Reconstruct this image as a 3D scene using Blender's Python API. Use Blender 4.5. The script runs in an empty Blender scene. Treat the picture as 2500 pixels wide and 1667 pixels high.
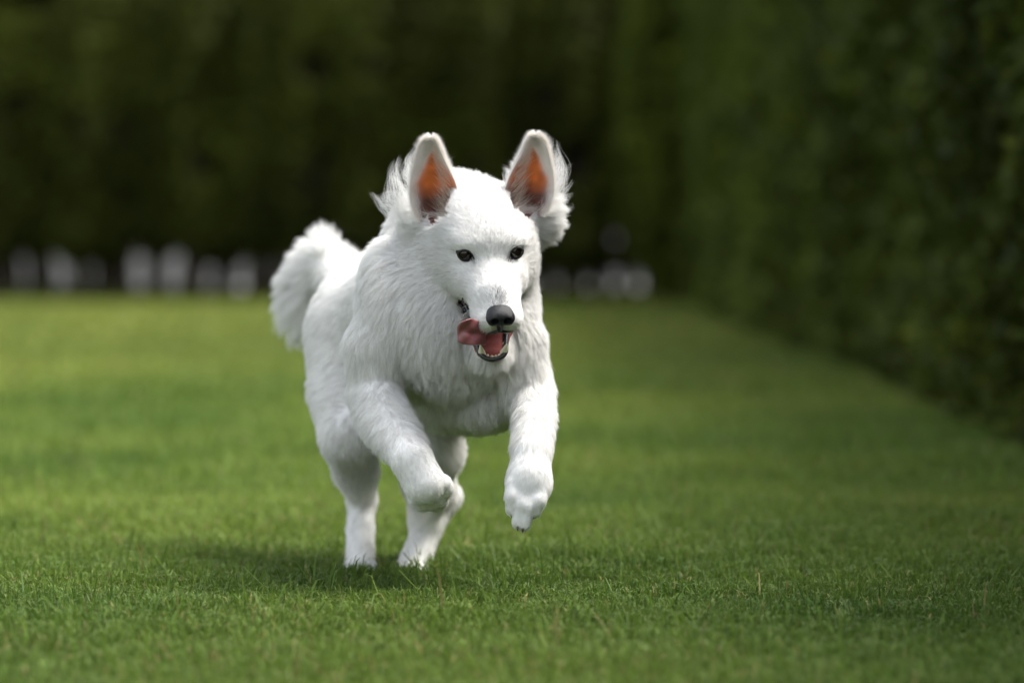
import bpy, math, numpy as np
from mathutils import Vector, Matrix
from mathutils.kdtree import KDTree

rng = np.random.default_rng(7)
S = bpy.context.scene
C = S.collection
R = math.radians

# ------------------------------------------------------------------ camera
FPX = 9350.0                      # focal length in pixels of the 2500 px wide photograph
CAM = np.array([0.0, -5.5, 0.52]) # kneeling photographer, lens half a metre above the lawn
PITCH = math.atan((833.5 - 600.0) / FPX)
cd = bpy.data.cameras.new("camera"); cam = bpy.data.objects.new("camera", cd); C.objects.link(cam)
cam.location = CAM; cam.rotation_euler = (R(90) - PITCH, 0, 0)
cd.sensor_width = 36.0; cd.lens = 36.0 * FPX / 2500.0
cd.clip_start = 0.1; cd.clip_end = 500
cd.dof.use_dof = True; cd.dof.focus_distance = 5.46; cd.dof.aperture_fstop = 2.6
S.camera = cam

# ------------------------------------------------------------------ world and sun
SUN_EL, SUN_AZ = 61.0, 12.0       # azimuth from +X towards +Y: high on the right, veiled by thin cloud
W = bpy.data.worlds.new("World"); S.world = W; W.use_nodes = True
nt = W.node_tree; nt.nodes.clear()
sky = nt.nodes.new("ShaderNodeTexSky"); sky.sky_type = 'NISHITA'; sky.sun_disc = False
sky.sun_elevation = R(SUN_EL); sky.sun_rotation = R(90 - SUN_AZ)
sky.air_density = 1.0; sky.dust_density = 3.0; sky.ozone_density = 0.6
bg = nt.nodes.new("ShaderNodeBackground"); bg.inputs[1].default_value = 0.15
ow = nt.nodes.new("ShaderNodeOutputWorld")
hs = nt.nodes.new("ShaderNodeHueSaturation"); hs.inputs['Saturation'].default_value = 0.35
nt.links.new(sky.outputs[0], hs.inputs['Color']); nt.links.new(hs.outputs[0], bg.inputs[0]); nt.links.new(bg.outputs[0], ow.inputs[0])
sd = bpy.data.lights.new("sun", 'SUN'); sun = bpy.data.objects.new("sun", sd); C.objects.link(sun)
sd.energy = 2.2; sd.angle = R(26); sd.color = (1.0, 0.97, 0.92)
sv = Vector((math.cos(R(SUN_EL)) * math.cos(R(SUN_AZ)), math.cos(R(SUN_EL)) * math.sin(R(SUN_AZ)), math.sin(R(SUN_EL))))
sun.rotation_euler = (-sv).to_track_quat('-Z', 'Y').to_euler(); sun.location = (4, 4, 8)
S.view_settings.view_transform = 'Standard'; S.view_settings.look = 'None'
S.view_settings.gamma = 1.0; S.view_settings.exposure = 1.5
S.render.engine = 'CYCLES'
S.cycles.use_denoising = True; S.cycles.denoiser = 'OPENIMAGEDENOISE'
S.cycles.denoising_input_passes = 'RGB_ALBEDO_NORMAL'; S.cycles.denoising_prefilter = 'ACCURATE'
S.cycles.max_bounces = 8; S.cycles.diffuse_bounces = 7; S.cycles.glossy_bounces = 2
S.cycles.caustics_reflective = False; S.cycles.caustics_refractive = False

# ------------------------------------------------------------------ helpers
def P(px, py, Y):
    """world point seen at photograph pixel (px, py) standing at depth Y"""
    dx = (px - 1250.0) / FPX; dz = -(py - 833.5) / FPX
    cp, sp = math.cos(PITCH), math.sin(PITCH)
    d = np.array([dx, cp + dz * sp, -sp + dz * cp])
    return CAM + d * (Y - CAM[1]) / d[1]

def props(o, label=None, cat=None, group=None, kind=None):
    if label: o['label'] = label
    if cat: o['category'] = cat
    if group: o['group'] = group
    if kind: o['kind'] = kind
    return o

def npmesh(name, V, F3=None, F4=None, smooth=True):
    me = bpy.data.meshes.new(name)
    parts = []; tot = []
    if F4 is not None and len(F4): parts.append(F4.reshape(-1)); tot.append(np.full(len(F4), 4, np.int32))
    if F3 is not None and len(F3): parts.append(F3.reshape(-1)); tot.append(np.full(len(F3), 3, np.int32))
    idx = np.concatenate(parts).astype(np.int32); tot = np.concatenate(tot)
    me.vertices.add(len(V)); me.vertices.foreach_set('co', np.ascontiguousarray(V, np.float32).ravel())
    me.loops.add(len(idx)); me.loops.foreach_set('vertex_index', idx)
    st = np.concatenate([[0], np.cumsum(tot)[:-1]]).astype(np.int32)
    me.polygons.add(len(tot)); me.polygons.foreach_set('loop_start', st)
    try: me.polygons.foreach_set('loop_total', tot)
    except Exception: pass
    me.update(calc_edges=True)
    me.polygons.foreach_set('use_smooth', np.full(len(tot), smooth)); me.update()
    return me

def vcol(me, col, name='col'):
    a = me.attributes.new(name, 'FLOAT_COLOR', 'POINT')
    c = np.ones((len(me.vertices), 4), np.float32); c[:, :3] = col
    a.data.foreach_set('color', c.ravel())

def ob(name, data, mat=None, parent=None):
    o = bpy.data.objects.new(name, data); C.objects.link(o)
    if mat is not None:
        for m in (mat if isinstance(mat, (list, tuple)) else [mat]): data.materials.append(m)
    if parent is not None: o.parent = parent
    return o

def mat(name, base=(.5, .5, .5), rough=.6, spec=.3, attr=None, noise=None, bump=None, transl=0.0, sss=0.0, coat=0.0):
    m = bpy.data.materials.new(name); m.use_nodes = True
    n = m.node_tree.nodes; l = m.node_tree.links; b = n['Principled BSDF']
    b.inputs['Base Color'].default_value = (*base, 1); b.inputs['Roughness'].default_value = rough
    b.inputs['Specular IOR Level'].default_value = spec
    b.inputs['Coat Weight'].default_value = coat
    if sss: b.inputs['Subsurface Weight'].default_value = sss; b.inputs['Subsurface Scale'].default_value = .006
    src = None
    if attr:
        a = n.new('ShaderNodeAttribute'); a.attribute_name = attr; src = a.outputs['Color']
    if noise:                                   # (scale, colour factor low, high)
        geo = n.new('ShaderNodeNewGeometry'); t = n.new('ShaderNodeTexNoise'); t.inputs['Scale'].default_value = noise[0]
        t.inputs['Detail'].default_value = 4
        l.new(geo.outputs['Position'], t.inputs['Vector'])
        r = n.new('ShaderNodeMapRange'); r.inputs[1].default_value = .3; r.inputs[2].default_value = .7
        r.inputs[3].default_value = noise[1]; r.inputs[4].default_value = noise[2]
        l.new(t.outputs['Fac'], r.inputs[0])
        mx = n.new('ShaderNodeVectorMath'); mx.operation = 'SCALE'
        if src: l.new(src, mx.inputs[0])
        else: mx.inputs[0].default_value = base
        l.new(r.outputs[0], mx.inputs['Scale']); src = mx.outputs[0]
    if src: l.new(src, b.inputs['Base Color'])
    if bump:
        geo = n.new('ShaderNodeNewGeometry'); t = n.new('ShaderNodeTexNoise'); t.inputs['Scale'].default_value = bump[0]; t.inputs['Detail'].default_value = 3
        l.new(geo.outputs['Position'], t.inputs['Vector'])
        bp = n.new('ShaderNodeBump'); bp.inputs['Strength'].default_value = bump[1]; bp.inputs['Distance'].default_value = bump[2]
        l.new(t.outputs['Fac'], bp.inputs['Height']); l.new(bp.outputs[0], b.inputs['Normal'])
    if transl:
        tr = n.new('ShaderNodeBsdfTranslucent')
        if src: l.new(src, tr.inputs['Color'])
        else: tr.inputs['Color'].default_value = (*base, 1)
        ms = n.new('ShaderNodeMixShader'); ms.inputs[0].default_value = transl
        l.new(b.outputs[0], ms.inputs[1]); l.new(tr.outputs[0], ms.inputs[2]); l.new(ms.outputs[0], n['Material Output'].inputs[0])
    return m

# smooth value noise for shaping (world space, numpy)
_perm = np.random.default_rng(3).random((64, 64, 64)).astype(np.float32)
def vnoise(p, scale):
    q = p * scale; i = np.floor(q).astype(int); f = q - i; f = f * f * (3 - 2 * f)
    out = 0
    for a in (0, 1):
        for b in (0, 1):
            for c in (0, 1):
                w = (f[..., 0] if a else 1 - f[..., 0]) * (f[..., 1] if b else 1 - f[..., 1]) * (f[..., 2] if c else 1 - f[..., 2])
                out = out + w * _perm[(i[..., 0] + a) % 64, (i[..., 1] + b) % 64, (i[..., 2] + c) % 64]
    return out

# ------------------------------------------------------------------ implicit modelling (smooth unions, surface nets)
class Field:
    def __init__(s, xs, ys, zs):
        s.ax = [np.asarray(a, np.float32) for a in (xs, ys, zs)]
        s.v = np.full([len(a) for a in s.ax], .5, np.float32)
    def box(s, lo, hi, pad):
        sl = []
        for k in range(3):
            i0 = max(0, np.searchsorted(s.ax[k], lo[k] - pad) - 1); i1 = min(len(s.ax[k]), np.searchsorted(s.ax[k], hi[k] + pad) + 1)
            if i1 - i0 < 1: return None, None
            sl.append(slice(i0, i1))
        g = [s.ax[0][sl[0]][:, None, None], s.ax[1][sl[1]][None, :, None], s.ax[2][sl[2]][None, None, :]]
        return tuple(sl), g
    def add(s, d, sl, k, sub=False):
        a = s.v[sl]
        if sub:
            h = np.clip(.5 - .5 * (a + d) / k, 0, 1); s.v[sl] = a * (1 - h) + (-d) * h + k * h * (1 - h)
        else:
            h = np.clip(.5 + .5 * (a - d) / k, 0, 1); s.v[sl] = a * (1 - h) + d * h - k * h * (1 - h)
    def cap(s, a, b, ra, rb, k=.03, sub=False):
        a = np.asarray(a, float); b = np.asarray(b, float); rm = max(ra, rb)
        sl, g = s.box(np.minimum(a, b) - rm, np.maximum(a, b) + rm, k + .02)
        if sl is None: return
        ab = b - a; L2 = max(ab @ ab, 1e-12)
        px, py, pz = g[0] - a[0], g[1] - a[1], g[2] - a[2]
        h = np.clip((px * ab[0] + py * ab[1] + pz * ab[2]) / L2, 0, 1)
        d = np.sqrt((px - h * ab[0]) ** 2 + (py - h * ab[1]) ** 2 + (pz - h * ab[2]) ** 2) - (ra + (rb - ra) * h)
        s.add(d.astype(np.float32), sl, k, sub)
    def ell(s, c, r, k=.03, rot=None, sub=False):
        c = np.asarray(c, float); r = np.asarray(r, float); M = np.eye(3) if rot is None else np.asarray(rot)   # columns = axes
        ext = np.sqrt(((M * r) ** 2).sum(1))
        sl, g = s.box(c - ext, c + ext, k + .02)
        if sl is None: return
        q = [g[0] - c[0], g[1] - c[1], g[2] - c[2]]
        l = [(q[0] * M[0, j] + q[1] * M[1, j] + q[2] * M[2, j]) for j in range(3)]
        k0 = np.sqrt((l[0] / r[0]) ** 2 + (l[1] / r[1]) ** 2 + (l[2] / r[2]) ** 2)
        k1 = np.sqrt((l[0] / r[0] ** 2) ** 2 + (l[1] / r[1] ** 2) ** 2 + (l[2] / r[2] ** 2) ** 2) + 1e-9
        s.add((k0 * (k0 - 1) / k1).astype(np.float32), sl, k, sub)
    def chain(s, pts, k=.03):
        P_ = np.array([p for p, r in pts], float); rm = max(r for p, r in pts)
        sl, g = s.box(P_.min(0) - rm, P_.max(0) + rm, k + .02)
        if sl is None: return
        D = None
        for (a, ra), (b, rb) in zip(pts[:-1], pts[1:]):
            a = np.asarray(a, float); ab = np.asarray(b, float) - a; L2 = max(ab @ ab, 1e-12)
            px, py, pz = g[0] - a[0], g[1] - a[1], g[2] - a[2]
            h = np.clip((px * ab[0] + py * ab[1] + pz * ab[2]) / L2, 0, 1)
            d = (np.sqrt((px - h * ab[0]) ** 2 + (py - h * ab[1]) ** 2 + (pz - h * ab[2]) ** 2) - (ra + (rb - ra) * h)).astype(np.float32)
            if D is None: D = d
            else:
                q = np.clip(.5 + .5 * (D - d) / .006, 0, 1); D = D * (1 - q) + d * q - .006 * q * (1 - q)
        s.add(D, sl, k)
    def mesh(s):
        v = s.v; nx, ny, nz = v.shape; ins = v < 0
        cid = np.full((nx - 1, ny - 1, nz - 1), -1, np.int64)
        acc = np.zeros((nx - 1, ny - 1, nz - 1, 3), np.float32); cnt = np.zeros((nx - 1, ny - 1, nz - 1), np.float32)
        edges = []
        for ax in range(3):
            lo = [slice(None)] * 3; hi = [slice(None)] * 3; lo[ax] = slice(0, -1); hi[ax] = slice(1, None)
            I = np.argwhere(ins[tuple(lo)] != ins[tuple(hi)])
            J = I.copy(); J[:, ax] += 1
            a = v[I[:, 0], I[:, 1], I[:, 2]]; b = v[J[:, 0], J[:, 1], J[:, 2]]; t = a / (a - b)
            p = np.stack([s.ax[k][I[:, k]] for k in range(3)], 1).astype(np.float32)
            p[:, ax] += t * (s.ax[ax][J[:, ax]] - s.ax[ax][I[:, ax]])
            o1, o2 = [k for k in range(3) if k != ax]
            ok = (I[:, o1] > 0) & (I[:, o2] > 0) & (I[:, o1] < v.shape[o1] - 1) & (I[:, o2] < v.shape[o2] - 1)
            I, p, a = I[ok], p[ok], a[ok]
            q = []
            for d1, d2 in ((0, 0), (1, 0), (1, 1), (0, 1)):
                c = I.copy(); c[:, o1] -= d1; c[:, o2] -= d2
                np.add.at(acc, (c[:, 0], c[:, 1], c[:, 2]), p); np.add.at(cnt, (c[:, 0], c[:, 1], c[:, 2]), 1)
                q.append(c)
            edges.append((q, a < 0, ax))
        cells = np.argwhere(cnt > 0); cid[cells[:, 0], cells[:, 1], cells[:, 2]] = np.arange(len(cells))
        V = acc[cells[:, 0], cells[:, 1], cells[:, 2]] / cnt[cells[:, 0], cells[:, 1], cells[:, 2]][:, None]
        Q = []
        for q, neg, ax in edges:
            f = np.stack([cid[c[:, 0], c[:, 1], c[:, 2]] for c in q], 1)
            flip = neg if ax != 1 else ~neg
            f[flip] = f[flip][:, ::-1]
            Q.append(f)
        return V, np.concatenate(Q)[:, ::-1]
def vnormals(V, F):
    n = np.cross(V[F[:, 2]] - V[F[:, 0]], V[F[:, 3 if F.shape[1] == 4 else 1]] - V[F[:, 1 if F.shape[1] == 4 else 0]])
    if F.shape[1] == 3: n = np.cross(V[F[:, 1]] - V[F[:, 0]], V[F[:, 2]] - V[F[:, 0]])
    N = np.zeros_like(V)
    for k in range(F.shape[1]): np.add.at(N, F[:, k], n)
    return N / (np.linalg.norm(N, axis=1, keepdims=True) + 1e-12)
def laplace(V, F, it=1, w=.5):
    for _ in range(it):
        A = np.zeros_like(V); c = np.zeros(len(V))
        for k in range(4):
            a, b = F[:, k], F[:, (k + 1) % 4]
            np.add.at(A, a, V[b]); np.add.at(c, a, 1); np.add.at(A, b, V[a]); np.add.at(c, b, 1)
        V = V * (1 - w) + w * A / np.maximum(c, 1)[:, None]
    return V

def unit(a): return a / (np.linalg.norm(a, axis=-1, keepdims=True) + 1e-12)

# ================================================================== SETTING
M_soil = mat('lawn soil', (.036, .058, .012), .9, .1, noise=(3.0, .6, 1.3), bump=(60, .6, .02))
gv = np.array([[-150, -12, 0], [150, -12, 0], [150, 300, 0], [-150, 300, 0]], float)
g = ob('lawn', npmesh('lawn', gv, F4=np.array([[0, 1, 2, 3]]), smooth=False), M_soil)
props(g, kind='structure')

# ---- grass blades (one mesh, nobody could count them)
def grass_blades():
    zones = [(-3.6, -1.3, 9000, 2.0, 1.0), (-1.3, .9, 42000, 1.05, 1.0), (.9, 2.6, 24000, 1.25, 1.0), (2.6, 6.5, 7500, 2.1, 1.1),
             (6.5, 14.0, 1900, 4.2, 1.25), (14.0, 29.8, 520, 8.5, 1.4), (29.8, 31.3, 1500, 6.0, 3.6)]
    Vs, cols, n0, F3, F4 = [], [], 0, [], []
    for y0, y1, dens, wmul, hmul in zones:
        half0 = (max(y0, -1) + 5.5) * .1337 + 1.0; half1 = (max(y1, -.5) + 5.5) * .1337 + 1.3
        area = (y1 - y0) * (half0 + half1); n = int(area * dens)
        u = rng.random(n); y = y0 + (y1 - y0) * u; hw = half0 + (half1 - half0) * u
        # even density: rejection on width
        keep = rng.random(n) < hw / max(half0, half1); y = y[keep]; hw = hw[keep]; n = len(y)
        x = (rng.random(n) * 2 - 1) * hw
        p3 = np.stack([x, y, np.zeros(n)], 1)
        patch = vnoise(p3 + 9, 2.2) * .6 + vnoise(p3 + 3, 7.0) * .4
        tuft = vnoise(p3 + 5, 28.0)
        h = (.013 + .022 * patch + .012 * tuft) * (.55 + .8 * rng.random(n)) * hmul
        tall = rng.random(n) < .014; h[tall] *= 1.5 + .5 * rng.random(int(tall.sum()))
        w = (.0009 + .0010 * rng.random(n)) * wmul
        az = rng.random(n) * 6.283; lean = rng.random(n) ** 1.3 * 1.15 + .1
        ld = np.stack([np.cos(az), np.sin(az), np.zeros(n)], 1)
        fa = az + 1.57 + rng.normal(0, .6, n); sdv = np.stack([np.cos(fa), np.sin(fa), np.zeros(n)], 1)
        up = np.array([0, 0, 1.0])
        b = p3
        m = b + up * (h * .5)[:, None] + ld * (h * .18 * lean)[:, None]
        m2 = b + up * (h * .83)[:, None] + ld * (h * .48 * lean)[:, None]
        t = b + up * (h * (1.02 - .18 * lean))[:, None] + ld * (h * .95 * lean)[:, None]
        V = np.stack([b - sdv * w[:, None], b + sdv * w[:, None], m - sdv * (w * .95)[:, None], m + sdv * (w * .95)[:, None],
                      m2 - sdv * (w * .65)[:, None], m2 + sdv * (w * .65)[:, None], t], 1)
        # colour: own hue per blade, straw coloured cut tips here and there
        hue = rng.random(n); big = vnoise(p3 + 20, .9) * .5 + vnoise(p3 + 11, 2.7) * .5
        dry = (rng.random(n) < .025 + .08 * np.clip((big - .5) * 3, 0, 1))
        c1 = np.array([.043, .093, .014]); c2 = np.array([.112, .172, .026])
        c = c1 + (c2 - c1) * np.clip(hue * .55 + (big - .5) * 1.3 + .3, 0, 1.2)[:, None]
        c = c * (.75 + .5 * rng.random(n))[:, None]
        y_ramp = np.clip((y + .4) / 2.4, 0, 1)[:, None]; far_ = np.clip((y - 5) / 8, 0, 1)[:, None]
        c = c * (1 + y_ramp * np.array([.70, .50, .6])) * (1 + far_ * np.array([.32, .10, .25]))   # brighter away from the camera; the far lawn is drier
        c[dry] = np.array([.26, .23, .085]) * (.6 + .6 * rng.random((int(dry.sum()), 1)))
        c[y > 28.0] *= .22                                   # shade under the hedge trees painted into the blade colour
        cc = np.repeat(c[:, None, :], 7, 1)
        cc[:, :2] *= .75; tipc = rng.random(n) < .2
        tipc &= y < 6; cc[tipc, 6] = np.array([.26, .30, .10])
        i = n0 + np.arange(n)[:, None] * 7
        F4.append(np.concatenate([i + np.array([0, 1, 3, 2]), i + np.array([2, 3, 5, 4])])); F3.append(i + np.array([4, 5, 6]))
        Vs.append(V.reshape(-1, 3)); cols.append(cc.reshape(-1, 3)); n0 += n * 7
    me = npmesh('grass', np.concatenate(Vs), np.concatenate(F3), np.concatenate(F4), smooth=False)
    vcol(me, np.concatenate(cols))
    print('blades', n0 // 7)
    return me
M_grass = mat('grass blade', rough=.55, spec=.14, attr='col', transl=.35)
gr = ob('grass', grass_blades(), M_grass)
props(gr, 'short mown green lawn grass with scattered taller blades', 'grass', kind='stuff')

# ---- leaves as small folded quads spread over a set of points
def leaf_mesh(name, pts, nrm, size, col, spread=.9):
    n = len(pts)
    d = unit(nrm * (1 - spread) + rng.normal(0, 1, (n, 3)) * spread)
    a = unit(np.cross(d, rng.normal(0, 1, (n, 3)))); b = np.cross(d, a)
    s = size * (.6 + .8 * rng.random(n))
    V = np.stack([pts - a * s[:, None], pts + b * (s * .5)[:, None] + d * (s * .15)[:, None], pts + a * s[:, None], pts - b * (s * .5)[:, None] + d * (s * .15)[:, None]], 1)
    i = np.arange(n)[:, None] * 4
    me = npmesh(name, V.reshape(-1, 3), F4=i + np.arange(4), smooth=False)
    vcol(me, np.repeat(col[:, None, :], 4, 1).reshape(-1, 3))
    return me
M_leaf = mat('hedge leaf', rough=.6, spec=.1, attr='col', transl=.25)
M_bark = mat('bark', (.05, .038, .028), .9, .1, noise=(30, .6, 1.4), bump=(80, .8, .01))

def leafcol(n, base, pts, sc=1.6):
    v = vnoise(pts + 31, sc)
    c = np.array(base) * (.55 + .9 * rng.random((n, 1))) * (.5 + 1.0 * v[:, None])
    y = rng.random(n) < .12; c[y] = c[y] * np.array([1.5, 1.35, 1.0])
    return c

# back row: clipped hedge trees on bare trunks, 36 m away
def hedge_tree(x, y, h, seed, bottom, half):
    r = np.random.default_rng(seed)
    e = bpy.data.objects.new('hedge_tree', None); C.objects.link(e); e.location = (x, y, 0)
    # trunk: tapered bent tube with a couple of forks
    ring, V, F = 8, [], []
    def tube(pts, rad):
        s0 = sum(len(a) for a in V)
        for p, q in zip(pts, rad):
            an = np.arange(ring) * 2 * np.pi / ring
            V.append(np.stack([p[0] + q * np.cos(an), p[1] + q * np.sin(an), np.full(ring, p[2])], 1))
        for k in range(len(pts) - 1):
            for j in range(ring):
                F.append((s0 + k * ring + j, s0 + k * ring + (j + 1) % ring, s0 + (k + 1) * ring + (j + 1) % ring, s0 + (k + 1) * ring + j))
    lean = r.normal(0, .03, 2); zz = np.linspace(-.05, h * .75, 9)
    pts = [(lean[0] * z + .015 * math.sin(z * 5 + seed), lean[1] * z, z) for z in zz]
    nst = max(1, int(round(half / .055))); tr = half / nst
    for q in range(nst):                                # several stems grow side by side from one stool
        ox = (q - (nst - 1) / 2) * 2 * tr
        tube([(p[0] * (1 + .5 * q) + ox * (1 - .25 * k / 8), p[1] + .03 * math.sin(q * 2 + k * .7), p[2]) for k, p in enumerate(pts)], np.linspace(tr * 1.08, tr * .5, 9))
    for k in range(6):
        z0 = bottom * (.75 + .3 * r.random()) + .3 * k * r.random(); a = r.random() * 6.28
        tube([(0, 0, z0), (.12 * math.cos(a), .12 * math.sin(a), z0 + .12), (.22 * math.cos(a), .22 * math.sin(a), z0 + .35)], (.02, .014, .006))
    ob('trunk', npmesh('trunk', np.concatenate(V), F4=np.array(F)), M_bark, e)
    n = 5200
    z = bottom + (h - bottom) * r.random(n) ** .9
    an = r.random(n) * 6.283
    top = np.clip((z - (h - 1.1)) / 1.1, 0, 1)
    rad = .36 * (.55 + .45 * np.sqrt(r.random(n))) * np.sqrt(np.clip(1 - top ** 2.2, .02, 1)) * np.clip(.45 + (z - bottom) / .5, 0, 1)
    pt = np.stack([rad * np.cos(an) * .85, rad * np.sin(an) * 1.15, z + 0 * z], 1)
    wp = pt + np.array([x, y, 0])
    bumpy = vnoise(wp + 50, 3.2); keep = bumpy > .30
    pt = pt[keep]; wp = wp[keep]
    nr = unit(pt * np.array([1, 1, 0]) + np.array([0, 0, .1]))
    ob('crown', leaf_mesh('crown', pt, nr, .05, leafcol(len(pt), (.056, .068, .010), wp), .75), M_leaf, e)
    props(e, 'tall dark green hedge tree with bare trunk in the blurred row behind the lawn', 'hedge tree', 'hedge trees in the row behind the lawn')
    return e
# gaps between the trunks as the photograph shows them: centre px, width px
gaps = [(-60, 20), (60, 8), (150, 40), (222, 12), (340, 42), (425, 40), (512, 14), (585, 30), (660, 10), (760, 24), (850, 20), (940, 24), (1030, 20), (1120, 24), (1210, 20), (1290, 12), (1360, 20), (1440, 12), (1505, 20), (1560, 22), (1640, 6), (1740, 10), (1830, 8)]
for i in range(len(gaps) - 1):
    a = gaps[i][0] + gaps[i][1] * .36; b = gaps[i + 1][0] - gaps[i + 1][1] * .36
    y = 30.5 + .12 * math.sin(i * 2.3); px = (a + b) / 2
    hedge_tree((px - 1250) / FPX * (y + 5.5), y, 3.12 + .10 * math.sin(i * 1.7), 100 + i, .37 + .05 * math.sin(i * 1.9) - (.08 if px > 1280 else 0), (b - a) / 2 / FPX * (y + 5.5))
# a second dense row right behind closes the view through the crowns
def backing_hedge():
    n = 62000
    x = rng.uniform(-13.5, 5.5, n); z = .66 + 2.75 * rng.random(n); y = 31.6 + rng.normal(0, .16, n)
    pt = np.stack([x, y, z], 1); keep = vnoise(pt + 77, 2.0) > .12; pt = pt[keep]
    return leaf_mesh('crown', pt - np.array([0, 31.6, 0]), np.tile([0, -1., 0], (len(pt), 1)), .075, leafcol(len(pt), (.040, .052, .010), pt), .8)
bh = bpy.data.objects.new('hedge', None); C.objects.link(bh); bh.location = (0, 31.6, 0)
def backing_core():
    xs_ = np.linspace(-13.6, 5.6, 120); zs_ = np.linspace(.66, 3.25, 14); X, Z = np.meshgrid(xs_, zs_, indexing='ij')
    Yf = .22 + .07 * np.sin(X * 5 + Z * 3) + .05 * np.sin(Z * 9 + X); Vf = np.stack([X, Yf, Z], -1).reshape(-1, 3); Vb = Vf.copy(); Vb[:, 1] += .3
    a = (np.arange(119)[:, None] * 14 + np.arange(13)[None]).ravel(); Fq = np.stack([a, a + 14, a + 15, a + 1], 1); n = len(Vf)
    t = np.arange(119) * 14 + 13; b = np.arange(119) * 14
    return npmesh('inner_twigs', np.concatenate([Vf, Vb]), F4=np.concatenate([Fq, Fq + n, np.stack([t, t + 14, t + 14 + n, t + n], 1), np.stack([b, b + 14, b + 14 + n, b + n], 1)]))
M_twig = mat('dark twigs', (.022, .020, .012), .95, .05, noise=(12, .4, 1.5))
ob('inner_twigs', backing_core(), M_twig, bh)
ob('foliage', backing_hedge(), M_leaf, bh)
V = []; F = []
for k in range(50):
    cx = -13.4 + k * .385 + .1 * math.sin(k * 2.1); s0 = len(V); rr = .03
    for zq in (-.05, .7, 1.6):
        for j in range(6): V.append((cx + rr * math.cos(j * 1.047), rr * math.sin(j * 1.047), zq))
    for q in range(2):
        for j in range(6): F.append((s0 + q * 6 + j, s0 + q * 6 + (j + 1) % 6, s0 + q * 6 + 6 + (j + 1) % 6, s0 + q * 6 + 6 + j))
o = ob('stems', npmesh('stems', np.array(V, float), F4=np.array(F)), M_bark, bh); o['kind'] = 'stuff'
props(bh, 'dense dark hedge closing the view right behind the row of bare trunks', 'hedge')

# pale gravel and a low rendered wall beyond, glimpsed between the trunks
M_gravel = mat('pale gravel', (.26, .255, .24), .9, .1, noise=(2.5, .7, 1.2))
pv = np.array([[-20, 41.0, .004], [20, 41.0, .004], [20, 46, .004], [-20, 46, .004]], float)
props(ob('gravel_path', npmesh('gravel_path', pv, F4=np.array([[0, 1, 2, 3]]), smooth=False), M_gravel), kind='structure')
def boxmesh(name, lo, hi, bev=.01):
    import bmesh
    bm = bmesh.new(); bmesh.ops.create_cube(bm, size=1)
    for v in bm.verts:
        v.co = Vector([lo[k] + (v.co[k] + .5) * (hi[k] - lo[k]) for k in range(3)])
    bmesh.ops.bevel(bm, geom=bm.edges[:], offset=bev, segments=2, affect='EDGES')
    me = bpy.data.meshes.new(name); bm.to_mesh(me); bm.free(); return me
M_wall = mat('pale render', (.30, .295, .28), .85, .15, noise=(1.2, .85, 1.08))
w = bpy.data.objects.new('garden_wall', None); C.objects.link(w); w.location = (0, 46.2, 0)
ob('wall_face', boxmesh('wall_face', (-20, -.1, -.1), (20, .1, 1.3)), M_wall, w)
ob('coping', boxmesh('coping', (-20.05, -.15, 1.3), (20.05, .15, 1.37)), M_wall, w)
props(w, 'pale rendered garden wall glimpsed between the hedge trunks', 'wall')

# hedge along the right side, running towards the camera
def side_hedge():
    n = 280000
    y = -4.0 + 33.5 * rng.random(n) ** 1.15
    hh = 1.7 + .05 * (y + 5.5); z = hh * rng.random(n)
    face = 1.27 + .010 * y
    side = rng.random(n)
    depth = rng.random(n) ** 1.6 * .30
    # rounded foot and shoulder
    zz = z / hh
    inset = .30 * np.clip((zz - .8) / .2, 0, 1) ** 2 + .10 * np.clip((.06 - zz) / .06, 0, 1) ** 2
    x = face + depth + inset
    p = np.stack([x, y, z], 1)
    bulge = (vnoise(p * np.array([0, 1, 1]) + 41, 1.7) - .5) * .30 + (vnoise(p * np.array([0, 1, 1]) + 4, 5.0) - .5) * .14
    p[:, 0] -= bulge + .13 * np.clip(1 - z / .55, 0, 1) * vnoise(p * np.array([0, 1, 0]) + 17, 1.1)
    topm = side < .16                                   # top of the hedge
    p[topm, 0] = 1.50 + rng.random(topm.sum()) * .9; p[topm, 2] = hh[topm] - .05 + .08 * rng.random(topm.sum())
    keep = (vnoise(p + 13, 6.0) > .22); p = p[keep]
    nr = np.tile([-1., -.2, .35], (len(p), 1)); 
    sz = .022 + .0011 * (p[:, 1] + 5.5)
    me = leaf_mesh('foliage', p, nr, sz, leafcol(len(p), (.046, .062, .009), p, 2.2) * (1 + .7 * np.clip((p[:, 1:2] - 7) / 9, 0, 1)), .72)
    return me
sh = bpy.data.objects.new('side_hedge', None); C.objects.link(sh)
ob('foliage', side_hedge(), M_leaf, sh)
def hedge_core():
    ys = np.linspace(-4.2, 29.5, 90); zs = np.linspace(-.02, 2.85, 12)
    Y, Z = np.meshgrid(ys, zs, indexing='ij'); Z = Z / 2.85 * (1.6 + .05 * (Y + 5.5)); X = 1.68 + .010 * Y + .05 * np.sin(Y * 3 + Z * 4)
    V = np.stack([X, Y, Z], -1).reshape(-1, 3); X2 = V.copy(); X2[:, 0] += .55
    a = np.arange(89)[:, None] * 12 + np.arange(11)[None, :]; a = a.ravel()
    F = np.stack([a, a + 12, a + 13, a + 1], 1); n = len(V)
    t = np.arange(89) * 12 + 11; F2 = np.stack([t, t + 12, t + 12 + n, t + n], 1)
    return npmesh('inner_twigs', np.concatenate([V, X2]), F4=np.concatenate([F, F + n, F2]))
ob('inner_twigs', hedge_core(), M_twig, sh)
props(sh, 'long leafy green hedge running along the right side of the lawn', 'hedge')

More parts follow.
